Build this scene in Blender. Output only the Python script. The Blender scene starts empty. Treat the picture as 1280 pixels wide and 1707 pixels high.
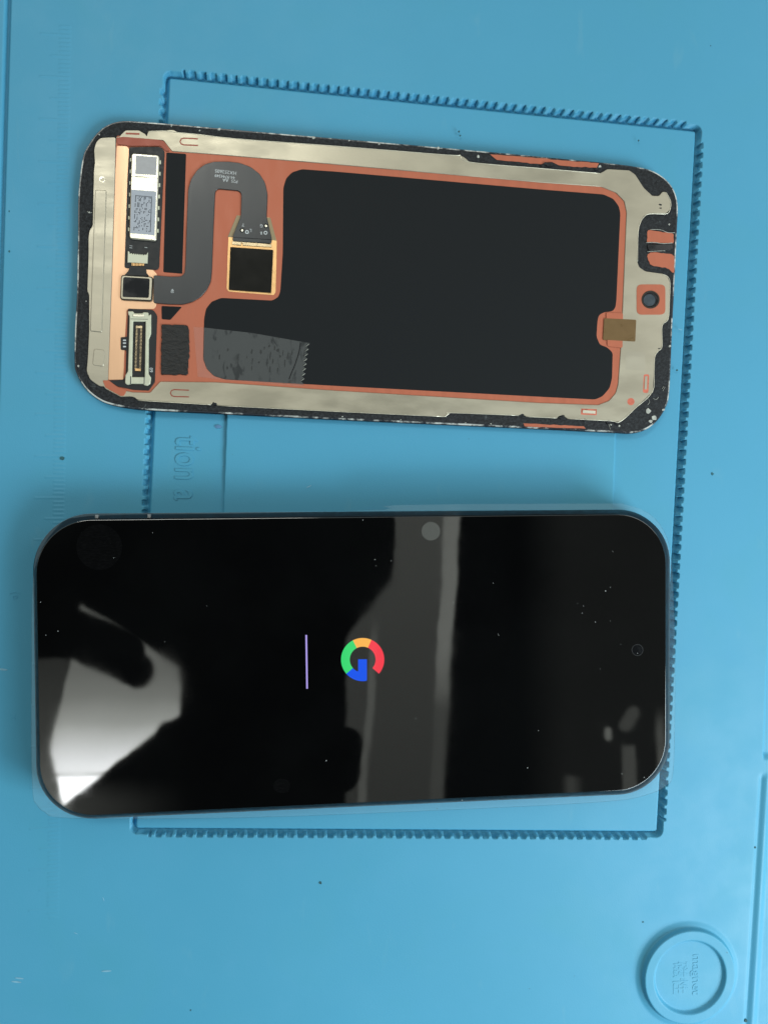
import bpy, math, random
import numpy as np
from mathutils import Matrix, Vector
from mathutils.geometry import tessellate_polygon

# ---------------------------------------------------------------- camera
MM = 0.001
W0, H0, F = 1280.0, 1707.0, 1233.0
PA, PB = math.radians(-1.148), math.radians(-5.455)
ROT = Matrix.Rotation(PA, 3, 'X') @ Matrix.Rotation(PB, 3, 'Y')
D = 0.1845                                                  # lens height above the mat, metres
scene = bpy.context.scene
cam_d = bpy.data.cameras.new('camera')
cam = bpy.data.objects.new('camera', cam_d)
scene.collection.objects.link(cam)
cam_d.sensor_fit = 'VERTICAL'
cam_d.sensor_height = 36.0
cam_d.sensor_width = 27.0
cam_d.lens = 36.0 * F / H0
cam_d.clip_start = 0.01
cam_d.clip_end = 50
cam.matrix_world = Matrix.Translation((0, 0, D)) @ ROT.to_4x4()
scene.camera = cam


ZO = 0.0                                                   # height at which the piece being built rests, mm
def P(x, y, z=0.0):
    """photo measurement -> metric point on the horizontal level z (mm)"""
    z = z + ZO
    d = ROT @ Vector(((x - W0 / 2) / F, -(y - H0 / 2) / F, -1.0))
    t = (D - z * MM) / -d.z
    return Vector((d.x * t, d.y * t, z * MM))


# ---------------------------------------------------------------- view, world, lamps
vs = scene.view_settings
vs.view_transform = 'Standard'
vs.look = 'None'
vs.exposure = 0
vs.gamma = 1
try:
    scene.cycles.use_denoising = True
    scene.cycles.max_bounces = 8
    scene.cycles.transparent_max_bounces = 12
    scene.cycles.sample_clamp_indirect = 6
    scene.cycles.caustics_reflective = False
except Exception:
    pass


def lin(r, g, b, k=1.0):
    f = lambda c: (c / 12.92 if c <= 0.04045 else ((c + 0.055) / 1.055) ** 2.4)
    return (f(r / 255) * k, f(g / 255) * k, f(b / 255) * k, 1)


class NT:
    """tiny expression builder over a node tree"""
    def __init__(s, tree):
        s.t = tree; s.n = tree.nodes; s.l = tree.links
    def put(s, sock, v):
        if isinstance(v, (int, float)):
            sock.default_value = v
        elif isinstance(v, (tuple, list)):
            sock.default_value = v
        else:
            s.l.new(v, sock)
    def m(s, op, a, b=0.0, c=None, clamp=False):
        n = s.n.new('ShaderNodeMath'); n.operation = op; n.use_clamp = clamp
        s.put(n.inputs[0], a); s.put(n.inputs[1], b)
        if c is not None: s.put(n.inputs[2], c)
        return n.outputs[0]
    def add(s, a, b): return s.m('ADD', a, b)
    def sub(s, a, b): return s.m('SUBTRACT', a, b)
    def mul(s, a, b): return s.m('MULTIPLY', a, b)
    def mx(s, a, b): return s.m('MAXIMUM', a, b)
    def ss(s, x, a, b, lo=0.0, hi=1.0, kind='SMOOTHSTEP'):
        n = s.n.new('ShaderNodeMapRange'); n.interpolation_type = kind
        s.put(n.inputs[0], x); n.inputs[1].default_value = a; n.inputs[2].default_value = b
        n.inputs[3].default_value = lo; n.inputs[4].default_value = hi
        return n.outputs[0]
    def dot(s, v, c):
        n = s.n.new('ShaderNodeVectorMath'); n.operation = 'DOT_PRODUCT'
        s.l.new(v, n.inputs[0]); n.inputs[1].default_value = c
        return n.outputs['Value']
    def noise(s, vec, scale, detail=3, rough=0.55, dist=0.0):
        n = s.n.new('ShaderNodeTexNoise')
        if vec is not None: s.l.new(vec, n.inputs['Vector'])
        n.inputs['Scale'].default_value = scale; n.inputs['Detail'].default_value = detail
        n.inputs['Roughness'].default_value = rough; n.inputs['Distortion'].default_value = dist
        return n.outputs['Fac']
    def mix(s, fac, a, b, mode='MIX'):
        n = s.n.new('ShaderNodeMix'); n.data_type = 'RGBA'; n.blend_type = mode
        s.put(n.inputs[0], fac); s.put(n.inputs[6], a); s.put(n.inputs[7], b)
        return n.outputs[2]
    def scalevec(s, vec, sc):
        n = s.n.new('ShaderNodeVectorMath'); n.operation = 'MULTIPLY'
        s.l.new(vec, n.inputs[0]); n.inputs[1].default_value = sc
        return n.outputs[0]
    def coord(s, which='Object'):
        return s.n.new('ShaderNodeTexCoord').outputs[which]
    def bump(s, h, strength, dist):
        n = s.n.new('ShaderNodeBump'); s.l.new(h, n.inputs['Height'])
        n.inputs['Strength'].default_value = strength; n.inputs['Distance'].default_value = dist
        return n.outputs[0]


# the workshop round the bench as a light environment: pale ceiling to the north, a bright
# window with the photographer's hands and sleeve in front of it to the south-west
world = bpy.data.worlds.new('World')
scene.world = world
world.use_nodes = True
wt = world.node_tree
wt.nodes.clear()
N = NT(wt)
dirv = N.coord('Generated')
RT = ROT.transposed()
rows = [Vector((RT[i][0], RT[i][1], -RT[i][2])) for i in range(3)]
cx, cy, cz = (N.dot(dirv, tuple(r)) for r in rows)
dep = N.mx(N.mul(cz, -1.0), 0.02)
u = N.add(N.mul(N.m('DIVIDE', cx, dep), F), W0 / 2)         # view coordinates mirrored in a level screen, for painting its reflections
v = N.sub(H0 / 2, N.mul(N.m('DIVIDE', cy, dep), F))


wn = N.noise(dirv, 16.0, 3)
wn2 = N.noise(N.scalevec(dirv, (1.7, 1.3, 1)), 13.0, 3)
u = N.add(u, N.mul(N.sub(wn, .5), 14.0)); v = N.add(v, N.mul(N.sub(wn2, .5), 14.0))


def half(x1, y1, x2, y2, s=4.5):
    """1 on the right-hand side of the line from (x1,y1) to (x2,y2), soft edge"""
    dx, dy = x2 - x1, y2 - y1
    L = math.hypot(dx, dy); nx, ny = -dy / L, dx / L
    d = N.add(N.add(N.mul(u, nx), N.mul(v, ny)), -(nx * x1 + ny * y1))
    return N.ss(d, -s, s)
def prod(*a):
    r = a[0]
    for b in a[1:]: r = N.mul(r, b)
    return r
def capsule(x1, y1, x2, y2, r, s=4.5):
    dx, dy = x2 - x1, y2 - y1; L2 = dx * dx + dy * dy
    pu, pv = N.sub(u, x1), N.sub(v, y1)
    h = N.m('MULTIPLY', N.add(N.mul(pu, dx), N.mul(pv, dy)), 1.0 / L2, clamp=True)
    ax, ay = N.sub(pu, N.mul(h, dx)), N.sub(pv, N.mul(h, dy))
    d = N.m('SQRT', N.add(N.mul(ax, ax), N.mul(ay, ay)))
    return N.ss(d, r - s, r + s, 1.0, 0.0)
def neg(a): return N.sub(1.0, a)
def ramp(x, pts):
    n = wt.nodes.new('ShaderNodeValToRGB'); e = n.color_ramp.elements
    x0, x1 = pts[0][0], pts[-1][0]
    N.put(n.inputs[0], N.ss(x, x0, x1, kind='LINEAR'))
    e[0].position = 0; e[0].color = (pts[0][1],) * 3 + (1,)
    e[1].position = 1; e[1].color = (pts[-1][1],) * 3 + (1,)
    for p, c in pts[1:-1]:
        k = e.new((p - x0) / (x1 - x0)); k.color = (c, c, c, 1)
    return N.mul(n.outputs[0], 1.0)

# window
wob = N.noise(N.scalevec(dirv, (1, 1, 1)), 9.0, 2)
win = prod(half(85, 1250, 117, 1102), half(105, 1340, 85, 1250), half(227, 1066, 299, 1112), half(299, 1112, 300, 1200),
           half(300, 1191, 110, 1337),
           neg(capsule(120, 1066, 228, 1117, 30)), neg(capsule(95, 1034, 208, 1088, 34)), neg(capsule(300, 1222, 285, 1226, 24, 5)))
wl = ramp(v, [(1060, .085), (1120, .11), (1160, .15), (1205, .27), (1240, .5), (1275, .75), (1285, .82), (1288, .5), (1292, .55), (1295, 1.3), (1340, 1.5)])
left_grey = prod(N.ss(v, 1094, 1104), N.ss(u, 105, 125, 1, 0), ramp(v, [(1100, .018), (1240, .035), (1300, .07), (1340, .05)]))
low = prod(half(300, 1191, 110, 1337), 1.0)
low_grey = prod(N.ss(v, 1290, 1345), N.ss(u, 80, 330, 1, 0), 0.028)
# grey reflected bands, painted into the environment
bandr = N.mul(half(738, 1340, 768, 850, 4), 1.0)
bandr = neg(bandr)
bandl = prod(N.mx(half(656, 960, 659, 850, 3), half(578, 1063, 656, 965, 6)), N.ss(u, 572, 582),
             neg(capsule(575, 1245, 570, 1290, 32, 3)))
bandl = N.mul(bandl, neg(capsule(560, 960, 620, 940, 38, 5)))
band = prod(bandl, neg(half(738, 1340, 768, 850, 4)))
tone = ramp(v, [(850, .038), (1000, .033), (1150, .028), (1340, .022)])
st1 = prod(half(716, 1340, 741, 850, 3), neg(half(738, 1340, 768, 850, 4)), ramp(v, [(850, .06), (1080, .075), (1140, .05), (1180, .012), (1340, .012)]))
st2 = prod(half(596, 1340, 622, 1030, 3), neg(half(609, 1340, 634, 1030, 4)), N.ss(v, 1020, 1100), .035)
band_l = N.mul(band, N.add(tone, N.add(st1, st2)))
# right hand end: faint reflected haze, blobs and stripes, painted in too
rg = prod(N.ss(u, 860, 960), .0055)
rb = N.add(N.mul(capsule(1045, 1210, 1055, 1190, 11, 5), .03), N.mul(capsule(1015, 1220, 1015, 1230, 6, 4), .08))
rb = N.add(rb, prod(N.ss(u, 1033, 1040), N.ss(u, 1055, 1062, 1, 0), N.ss(v, 1240, 1250), .035))
rb = N.add(rb, prod(N.ss(u, 1090, 1100), N.ss(u, 1104, 1112, 1, 0), N.ss(v, 1170, 1230), .05))
rb = N.add(rb, prod(N.ss(u, 935, 950), N.ss(u, 950, 975, 1, 0), N.ss(v, 1290, 1300), .025))
tot = N.add(N.add(N.mul(win, wl), N.mul(neg(win), N.add(left_grey, low_grey))), N.add(band_l, N.add(rg, rb)))
tot = N.add(tot, N.mul(wob, .0009))
K = 1.0 / 0.120
room = N.mul(tot, K)
north = N.ss(v, 800, 845, 1, 0)                            # ceiling north of the bench
west = N.ss(u, -80, 20, 1, 0)
east = N.ss(u, 1160, 1300)
south = N.ss(v, 1380, 1480)
amb = N.mx(N.mx(north, N.mul(west, .22)), N.mx(N.mul(east, 1.0), N.mul(south, .22)))
lum = N.add(N.mul(room, neg(N.mx(north, N.mx(west, N.mx(east, south))))), N.mul(amb, 0.42))
zc = N.dot(dirv, (0, 0, 1))
lum = N.mul(lum, N.ss(zc, 0.0, 0.12))
colr = N.mix(N.ss(lum, .3, 6), (0.95, 1.0, 0.91, 1), (0.97, 1.0, 1.0, 1))
bg = wt.nodes.new('ShaderNodeBackground')
wt.links.new(colr, bg.inputs[0]); N.put(bg.inputs[1], lum)
wo = wt.nodes.new('ShaderNodeOutputWorld')
wt.links.new(bg.outputs[0], wo.inputs[0])


def area(name, loc, target, sx, sy, power, col):
    ld = bpy.data.lights.new(name, 'AREA'); ld.shape = 'RECTANGLE'
    ld.size = sx; ld.size_y = sy; ld.energy = power; ld.color = col
    o = bpy.data.objects.new(name, ld); scene.collection.objects.link(o)
    o.location = loc
    o.rotation_euler = (Vector(target) - Vector(loc)).to_track_quat('-Z', 'Y').to_euler()
    return o
area('ceiling_tube_light', (-0.24, 0.50, 0.90), (0, 0, 0), 0.5, 0.14, 2.5, (1, 1, 0.92))
area('added_right_fill', (0.52, 0.22, 0.50), (0.05, 0, 0), 0.3, 0.3, 0.6, (1, 0.99, 0.96))  # added weak fill that brightens the copper at the right, no known source
area('bench_lamp_light', (0.42, -0.32, 0.33), (0.07, -0.08, 0), 0.28, 0.28, 4.1, (0.82, 0.95, 1))

# ---------------------------------------------------------------- materials
MATS = {}
def new_mat(name):
    m = bpy.data.materials.new(name); m.use_nodes = True
    m.node_tree.nodes.clear()
    T = NT(m.node_tree)
    b = T.n.new('ShaderNodeBsdfPrincipled'); o = T.n.new('ShaderNodeOutputMaterial')
    T.l.new(b.outputs[0], o.inputs[0])
    MATS[name] = m
    return m, T, b
def simple(name, col, rough=.5, metal=0.0, noise_sc=900, var=.12, bump=0.0, bsc=3000, stretch=None, spec=.5, ior=1.45, coat=0.0, rvar=0.08):
    m, T, b = new_mat(name)
    vec = T.coord()
    if stretch: vec = T.scalevec(vec, stretch)
    f = T.noise(vec, noise_sc, 4)
    dark = tuple(c * (1 - var) for c in col[:3]) + (1,); lite = tuple(min(1, c * (1 + var)) for c in col[:3]) + (1,)
    T.put(b.inputs['Base Color'], T.mix(T.ss(f, .3, .7), dark, lite))
    T.put(b.inputs['Roughness'], T.ss(f, .3, .7, max(.02, rough - rvar), min(1, rough + rvar)))
    b.inputs['Metallic'].default_value = metal
    b.inputs['IOR'].default_value = ior
    b.inputs['Specular IOR Level'].default_value = spec
    if coat: b.inputs['Coat Weight'].default_value = coat; b.inputs['Coat Roughness'].default_value = .15
    if bump:
        h = T.noise(vec, bsc, 4, .6)
        T.put(b.inputs['Normal'], T.bump(h, .6, bump * MM))
    return m

# blue silicone
m, T, b = new_mat('blue_silicone')
vec = T.coord()
f1 = T.noise(vec, 14, 4); f2 = T.noise(vec, 90, 5, .6); f3 = T.noise(vec, 2600, 3)
base = T.mix(T.ss(f1, .3, .7), (0.068, 0.318, 0.495, 1), (0.074, 0.334, 0.52, 1))
base = T.mix(T.mul(T.ss(f2, .55, .75), .16), base, (0.09, 0.33, 0.54, 1))
spk = T.ss(T.noise(vec, 420, 2, .5), .775, .80)            # fine dirt specks
base = T.mix(T.mul(spk, .55), base, (0.05, 0.12, 0.16, 1))
gr = T.ss(T.noise(T.scalevec(vec, (3.2, 1, 1)), 55, 3, .6, .4), .64, .76)  # dried smears
base = T.mix(T.mul(gr, .09), base, (0.22, 0.42, 0.47, 1))
base = T.mix(T.mul(T.ss(T.noise(vec, 22, 3, .6, .8), .48, .72), .30), base, (0.066, 0.325, 0.45, 1))   # yellowed patches
base = T.mix(T.mul(T.ss(T.noise(vec, 700, 5, .75), .56, .80), .16), base, (0.13, 0.38, 0.56, 1))   # scuffed grain
T.put(b.inputs['Base Color'], base)
T.put(b.inputs['Roughness'], T.ss(f2, .3, .7, .50, .60))
b.inputs['Specular IOR Level'].default_value = .35
hb = T.add(T.mul(f3, .5), T.add(T.mul(f2, .25), T.mul(T.noise(vec, 420, 3), .25)))
T.put(b.inputs['Normal'], T.bump(hb, .35, .12 * MM))

simple('steel', lin(180, 174, 156), .42, .7, 160, .09, .010, 2400, (.4, 1, 1), rvar=.10)
simple('steel_side', lin(178, 172, 155), .42, .55, 300, .06, .012, 2600, (.25, 1, 1))
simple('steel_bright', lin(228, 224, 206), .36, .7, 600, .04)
simple('copper', lin(182, 104, 78), .52, .2, 500, .05, .005, 2500, (1, .2, 1))
simple('copper_dull', lin(150, 84, 70), .5, .4, 500, .15, .02)
simple('foil_peach', lin(232, 186, 148), .38, .35, 130, .06, .015, 1500, (3, .15, 1))
simple('gold', lin(238, 190, 130), .35, .5, 600, .06)
simple('graphite', lin(22, 26, 29), .62, 0, 120, .02, .002, 2500, spec=.22, rvar=.02)
simple('board_black', lin(40, 42, 44), .45, 0, 800, .12, .01, spec=.3)
simple('flex_grey', lin(42, 45, 48), .30, .1, 60, .22, .006, 2500, (1, .3, 1), spec=.6)
simple('chip_black', lin(16, 16, 13), .5, 0, 300, .1, spec=.2)
simple('gloss_black', lin(22, 24, 28), .12, 0, 300, .1)
simple('panel_glass', lin(14, 16, 24), .15, 0, 300, .1)
simple('foam_pad', lin(26, 27, 28), .5, .0, 2200, .6, .40, 1100, (.6, 1, 1), spec=.5)
simple('connector_plastic', lin(200, 202, 180), .42, .1, 500, .06)
simple('connector_dark', lin(50, 46, 40), .4, .3, 3000, .3)
simple('pin_metal', lin(205, 185, 150), .3, .8, 900, .1)
simple('sticker_grey', lin(172, 172, 174), .6, 0, 900, .05)
simple('sticker_blue', lin(170, 176, 186), .6, 0, 900, .05)
simple('ink_dark', lin(40, 44, 56), .6)
simple('ink_white', lin(200, 206, 208), .6)
simple('brown_film', lin(112, 88, 54), .35, .15, 500, .05)
simple('lint', lin(120, 172, 196), .6, 0, 900, .1)
simple('residue', lin(176, 178, 170), .6, 0, 900, .2, .05)
simple('tape_ink', lin(38, 41, 42), .5)
simple('phone_rail', lin(34, 36, 42), .42, .45, 500, .08)
simple('antenna_plastic', lin(150, 156, 160), .5)
simple('copper_slot', lin(214, 120, 100), .35, .5, 900, .1)
simple('hole_blue', lin(58, 70, 78), .2, .1, 600, .2)
simple('dirt_brown', lin(48, 92, 100), .9, 0, 900, .3)
simple('dirt_pink', lin(86, 128, 166), .9, 0, 900, .2)
simple('lens_dark', lin(20, 22, 26), .12)

# scuffed black adhesive
m, T, b = new_mat('adhesive')
vec = T.coord()
f = T.noise(vec, 1500, 5, .7); g = T.noise(vec, 420, 5, .65, .6)
c = T.mix(T.ss(f, .35, .75), lin(12, 15, 20), lin(46, 50, 54))
c = T.mix(T.ss(g, .64, .72), c, lin(74, 80, 82))
T.put(b.inputs['Base Color'], c); b.inputs['Roughness'].default_value = .6
b.inputs['Specular IOR Level'].default_value = .35
T.put(b.inputs['Normal'], T.bump(T.add(f, g), 1.0, .22 * MM))

# chipped glass rim
m, T, b = new_mat('chipped_rim')
vec = T.coord()
g = T.noise(vec, 160, 5, .75)
T.put(b.inputs['Base Color'], T.mix(T.ss(g, .45, .6), lin(36, 40, 48), lin(196, 200, 196)))
b.inputs['Roughness'].default_value = .3

# phone cover glass with light grease
m, T, b = new_mat('cover_glass')
vec = T.coord()
s1 = T.noise(vec, 60, 5, .65, .3)
b.inputs['Base Color'].default_value = (0.0016, 0.0018, 0.0024, 1)
T.put(b.inputs['Roughness'], T.ss(s1, .4, .75, .018, .05))
b.inputs['IOR'].default_value = 2.05
m2, T2, b2 = new_mat('grease')
b2.inputs['Base Color'].default_value = (.25, .25, .27, 1); b2.inputs['Roughness'].default_value = .5
tr = T2.n.new('ShaderNodeBsdfTransparent'); mixs = T2.n.new('ShaderNodeMixShader')
vec = T2.coord()
gn = T2.noise(T2.scalevec(vec, (1, 4, 1)), 900, 3, .7, .4)
T2.put(mixs.inputs[0], T2.ss(gn, .35, .8, .003, .012))
T2.l.new(tr.outputs[0], mixs.inputs[1]); T2.l.new(b2.outputs[0], mixs.inputs[2])
T2.l.new(mixs.outputs[0], [n for n in T2.n if n.type == 'OUTPUT_MATERIAL'][0].inputs[0])


def film_mat(name, col, fac, rough, gl=.04, streak=None):
    m, T, b = new_mat(name)
    b.inputs['Base Color'].default_value = col; b.inputs['Roughness'].default_value = rough
    b.inputs['IOR'].default_value = 1.45
    tr = T.n.new('ShaderNodeBsdfTransparent'); ms = T.n.new('ShaderNodeMixShader')
    if streak:
        vec = T.coord()
        g = T.noise(T.scalevec(vec, (1, .45, 1)), streak, 4, .6, .8)
        T.put(ms.inputs[0], T.ss(g, .53, .64, fac, fac * .45))
    else:
        ms.inputs[0].default_value = fac
    T.l.new(tr.outputs[0], ms.inputs[1]); T.l.new(b.outputs[0], ms.inputs[2])
    T.l.new(ms.outputs[0], [n for n in T.n if n.type == 'OUTPUT_MATERIAL'][0].inputs[0])
film_mat('clear_film', (.75, .8, .8, 1), .0, .12)
m, T, b = MATS['clear_film'], NT(MATS['clear_film'].node_tree), None
T.n.clear()
o_ = T.n.new('ShaderNodeOutputMaterial'); tr = T.n.new('ShaderNodeBsdfTransparent'); gs = T.n.new('ShaderNodeBsdfGlossy'); df = T.n.new('ShaderNodeBsdfDiffuse')
gs.inputs['Roughness'].default_value = .03; df.inputs['Color'].default_value = (.7, .8, .8, 1)
lw = T.n.new('ShaderNodeFresnel'); lw.inputs['IOR'].default_value = 1.28
a1 = T.n.new('ShaderNodeMixShader'); a2 = T.n.new('ShaderNodeMixShader')
T.l.new(lw.outputs[0], a1.inputs[0]); T.l.new(tr.outputs[0], a1.inputs[1]); T.l.new(gs.outputs[0], a1.inputs[2])
T.put(a2.inputs[0], T.ss(T.noise(T.coord(), 40, 4), .3, .7, .0008, .002)); T.l.new(a1.outputs[0], a2.inputs[1]); T.l.new(df.outputs[0], a2.inputs[2])
T.l.new(a2.outputs[0], o_.inputs[0])
film_mat('film_dot', (.30, .31, .29, 1), .22, .4)
film_mat('tape_film', (.17, .18, .18, 1), .38, .5, streak=420)
film_mat('tape_faint', (.55, .5, .5, 1), .10, .4)
film_mat('amber_film', (.28, .24, .14, 1), .75, .35)


def emit(name, col, s=1.0):
    m, T, b = new_mat(name)
    b.inputs['Base Color'].default_value = (0.002, 0.002, 0.002, 1)
    b.inputs['Roughness'].default_value = .03
    b.inputs['Emission Color'].default_value = col; b.inputs['Emission Strength'].default_value = s
emit('glow_red', lin(246, 60, 76)); emit('glow_yellow', lin(252, 184, 84))
emit('glow_green', lin(60, 218, 116)); emit('glow_blue', lin(14, 84, 236))
emit('glow_line', lin(176, 160, 236), .95)

# ---------------------------------------------------------------- builders
def tag(o, label=None, cat=None, group=None, kind=None):
    if label: o['label'] = label
    if cat: o['category'] = cat
    if group: o['group'] = group
    if kind: o['kind'] = kind
    return o
def thing(name, loc, label, cat):
    o = bpy.data.objects.new(name, None); scene.collection.objects.link(o)
    o.location = loc; o.empty_display_size = .01
    return tag(o, label, cat)
def origin_of(parent):
    p, v0 = parent, Vector((0, 0, 0))
    while p is not None:
        v0 = v0 + p.location; p = p.parent
    return v0
def obj(name, verts, faces, mat, parent=None, smooth=False):
    off = origin_of(parent)
    me = bpy.data.meshes.new(name)
    me.from_pydata([tuple(Vector(q) - off) for q in verts], [], faces)
    me.materials.append(MATS[mat])
    me.validate(); me.update()
    if smooth: me.polygons.foreach_set('use_smooth', [True] * len(me.polygons))
    o = bpy.data.objects.new(name, me); scene.collection.objects.link(o)
    if parent is not None: o.parent = parent
    return o

def fillet(pts, r, n=4):
    if not r: return [tuple(p[:2]) for p in pts]
    out = []
    k = len(pts)
    for i in range(k):
        p0, p1, p2 = (Vector(pts[j % k][:2]) for j in (i - 1, i, i + 1))
        rr = pts[i][2] if len(pts[i]) > 2 else r
        a, c = p0 - p1, p2 - p1
        t = min(rr, a.length * .48, c.length * .48)
        if t < .05: out.append(tuple(p1)); continue
        s, e = p1 + a.normalized() * t, p1 + c.normalized() * t
        for j in range(n + 1):
            q = j / n
            out.append(tuple((1 - q) ** 2 * s + 2 * q * (1 - q) * p1 + q * q * e))
    return out
def catmull(pts, n=5, closed=True):
    out = []; k = len(pts)
    rng = range(k) if closed else range(k - 1)
    g = (lambda i: pts[i % k]) if closed else (lambda i: pts[min(max(i, 0), k - 1)])
    for i in rng:
        p0, p1, p2, p3 = (Vector(g(i + j)[:2]) for j in (-1, 0, 1, 2))
        for j in range(n):
            t = j / n
            out.append(tuple(.5 * ((2 * p1) + (p2 - p0) * t + (2 * p0 - 5 * p1 + 4 * p2 - p3) * t * t + (3 * p1 - p0 - 3 * p2 + p3) * t ** 3)))
    if not closed: out.append(tuple(pts[-1][:2]))
    return out
def jag(pts, amp, step, seed=1):
    """ragged hand-torn edge"""
    rnd = random.Random(seed); out = []
    k = len(pts)
    for i in range(k):
        a, b_ = Vector(pts[i]), Vector(pts[(i + 1) % k]); L = (b_ - a).length
        n = max(1, int(L / step))
        for j in range(n):
            q = a.lerp(b_, j / n)
            out.append((q.x + rnd.gauss(0, amp), q.y + rnd.gauss(0, amp)))
    return out
def area2(l): return sum(l[i][0] * l[(i + 1) % len(l)][1] - l[(i + 1) % len(l)][0] * l[i][1] for i in range(len(l)))
def offset(l, d):
    """inset a closed loop (ccw) by d"""
    k = len(l); out = []
    for i in range(k):
        p0, p1, p2 = Vector(l[i - 1]), Vector(l[i]), Vector(l[(i + 1) % k])
        e1, e2 = (p1 - p0), (p2 - p1)
        if e1.length < 1e-12 or e2.length < 1e-12: out.append(tuple(p1)); continue
        e1.normalize(); e2.normalize()
        n1, n2 = Vector((-e1.y, e1.x)), Vector((-e2.y, e2.x))
        nn = n1 + n2
        if nn.length < 1e-6: nn = n1
        nn.normalize()
        c = max(.5, nn.dot(n1))
        out.append(tuple(p1 + nn * (d / c)))
    return out
def dedupe(l, eps=2e-6):
    out = []
    for p in l:
        if not out or (Vector(p) - Vector(out[-1])).length > eps: out.append(p)
    if len(out) > 1 and (Vector(out[0]) - Vector(out[-1])).length < eps: out.pop()
    return out
def plate(name, loops, z0, z1, mat, parent, bev=.05, world_pts=False, smooth=False):
    """flat part of real thickness: loops[0] outline, the rest holes"""
    V, Fc, tops = [], [], []
    H_ = lambda z: (z + ZO) * MM
    for li, lp in enumerate(loops):
        pts = [tuple(p) for p in lp] if world_pts else [tuple(P(p[0], p[1], z1)[:2]) for p in lp]
        pts = dedupe(pts)
        a = area2(pts)
        if (a < 0) == (li == 0): pts.reverse()              # outline ccw, holes cw
        k = len(pts); i0 = len(V)
        b_ = bev * MM
        top = offset(pts, b_) if bev else pts
        V += [(x, y, H_(z0)) for x, y in pts]
        if bev:
            V += [(x, y, H_(z1 - bev)) for x, y in pts]
            V += [(x, y, H_(z1)) for x, y in top]; lv = 3
        else:
            V += [(x, y, H_(z1)) for x, y in pts]; lv = 2
        for s in range(lv - 1):
            for i in range(k):
                j = (i + 1) % k
                Fc.append((i0 + s * k + i, i0 + s * k + j, i0 + (s + 1) * k + j, i0 + (s + 1) * k + i))
        tops.append(list(range(i0 + (lv - 1) * k, i0 + lv * k)))
    idx = [i for t in tops for i in t]
    tri = tessellate_polygon([[Vector((V[i][0] * 1000, V[i][1] * 1000, 0)) for i in t] for t in tops])
    for t in tri:
        a, b2, c = (Vector(V[idx[q]][:2]) for q in t)
        f = (idx[t[0]], idx[t[1]], idx[t[2]])
        if (b2 - a).cross(c - a) < 0: f = f[::-1]
        Fc.append(f)
    return obj(name, V, Fc, mat, parent, smooth)
def rect(x0, y0, x1, y1): return [(x0, y0), (x1, y0), (x1, y1), (x0, y1)]
def circle(x, y, r, n=28, ry=None): return [(x + r * math.cos(2 * math.pi * i / n), y + (ry or r) * math.sin(2 * math.pi * i / n)) for i in range(n)]
def stroke(pts, w, closed=False):
    """band of width w (photo units) along a line"""
    L, R_ = [], []
    k = len(pts)
    for i in range(k):
        a = Vector(pts[max(i - 1, 0)]); c = Vector(pts[min(i + 1, k - 1)])
        d = (c - a).normalized(); n = Vector((-d.y, d.x)) * w / 2
        L.append(tuple(Vector(pts[i]) + n)); R_.append(tuple(Vector(pts[i]) - n))
    return L + R_[::-1]
def tube(name, pts3, r, mat, parent, n=8):
    V, Fc = [], []
    k = len(pts3)
    for i in range(k):
        a = pts3[max(i - 1, 0)]; c = pts3[min(i + 1, k - 1)]
        d = (c - a).normalized(); up = Vector((0, 0, 1)); s = d.cross(up).normalized(); t = s.cross(d)
        for j in range(n):
            an = 2 * math.pi * j / n
            V.append(pts3[i] + s * math.cos(an) * r + t * math.sin(an) * r)
    for i in range(k - 1):
        for j in range(n):
            Fc.append((i * n + j, i * n + (j + 1) % n, (i + 1) * n + (j + 1) % n, (i + 1) * n + j))
    Fc.append(tuple(range(n))[::-1]); Fc.append(tuple((k - 1) * n + j for j in range(n)))
    return obj(name, V, Fc, mat, parent, True)
def many(name, loops, z0, z1, mat, parent, bev=0.0):
    """pattern pieces printed or pressed on one part"""
    V, Fc = [], []
    for lp in loops:
        pts = dedupe([tuple(P(p[0], p[1], z1)[:2]) for p in lp])
        if area2(pts) < 0: pts.reverse()
        k = len(pts); i0 = len(V)
        V += [(x, y, (z0 + ZO) * MM) for x, y in pts] + [(x, y, (z1 + ZO) * MM) for x, y in (offset(pts, bev * MM) if bev else pts)]
        for i in range(k):
            j = (i + 1) % k; Fc.append((i0 + i, i0 + j, i0 + k + j, i0 + k + i))
        Fc.append(tuple(i0 + k + i for i in range(k)))
    return obj(name, V, Fc, mat, parent)
def text(name, s, px, py, z, hgt, ang, mat, parent, sx=1.0, ext=.01, weight=0.0, align='CENTER', bev=0.0, space=1.0):
    """lettering: hgt = cap height in photo units, ang = degrees anticlockwise"""
    cu = bpy.data.curves.new(name, 'FONT'); cu.body = s; cu.size = 1.0
    cu.align_x = align; cu.align_y = 'CENTER'; cu.space_character = space
    cu.offset = weight
    mpp = (P(px + 1, py, z) - P(px, py, z)).length
    size = hgt * mpp / .70
    cu.extrude = ext * MM / size; cu.bevel_depth = bev * MM / size; cu.resolution_u = 3
    o = bpy.data.objects.new(name, cu); scene.collection.objects.link(o)
    o.matrix_world = Matrix.Translation(P(px, py, z)) @ Matrix.Rotation(math.radians(ang), 4, 'Z') @ Matrix.Diagonal((size * sx, size, size, 1))
    bpy.context.view_layer.update()
    me = bpy.data.meshes.new_from_object(o.evaluated_get(bpy.context.evaluated_depsgraph_get()))
    mw = o.matrix_world.copy(); off = origin_of(parent)
    bpy.data.objects.remove(o); bpy.data.curves.remove(cu)
    me.transform(Matrix.Translation(-off) @ mw)
    me.materials.clear(); me.materials.append(MATS[mat])
    o = bpy.data.objects.new(name, me); scene.collection.objects.link(o)
    if parent is not None: o.parent = parent
    return o

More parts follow.
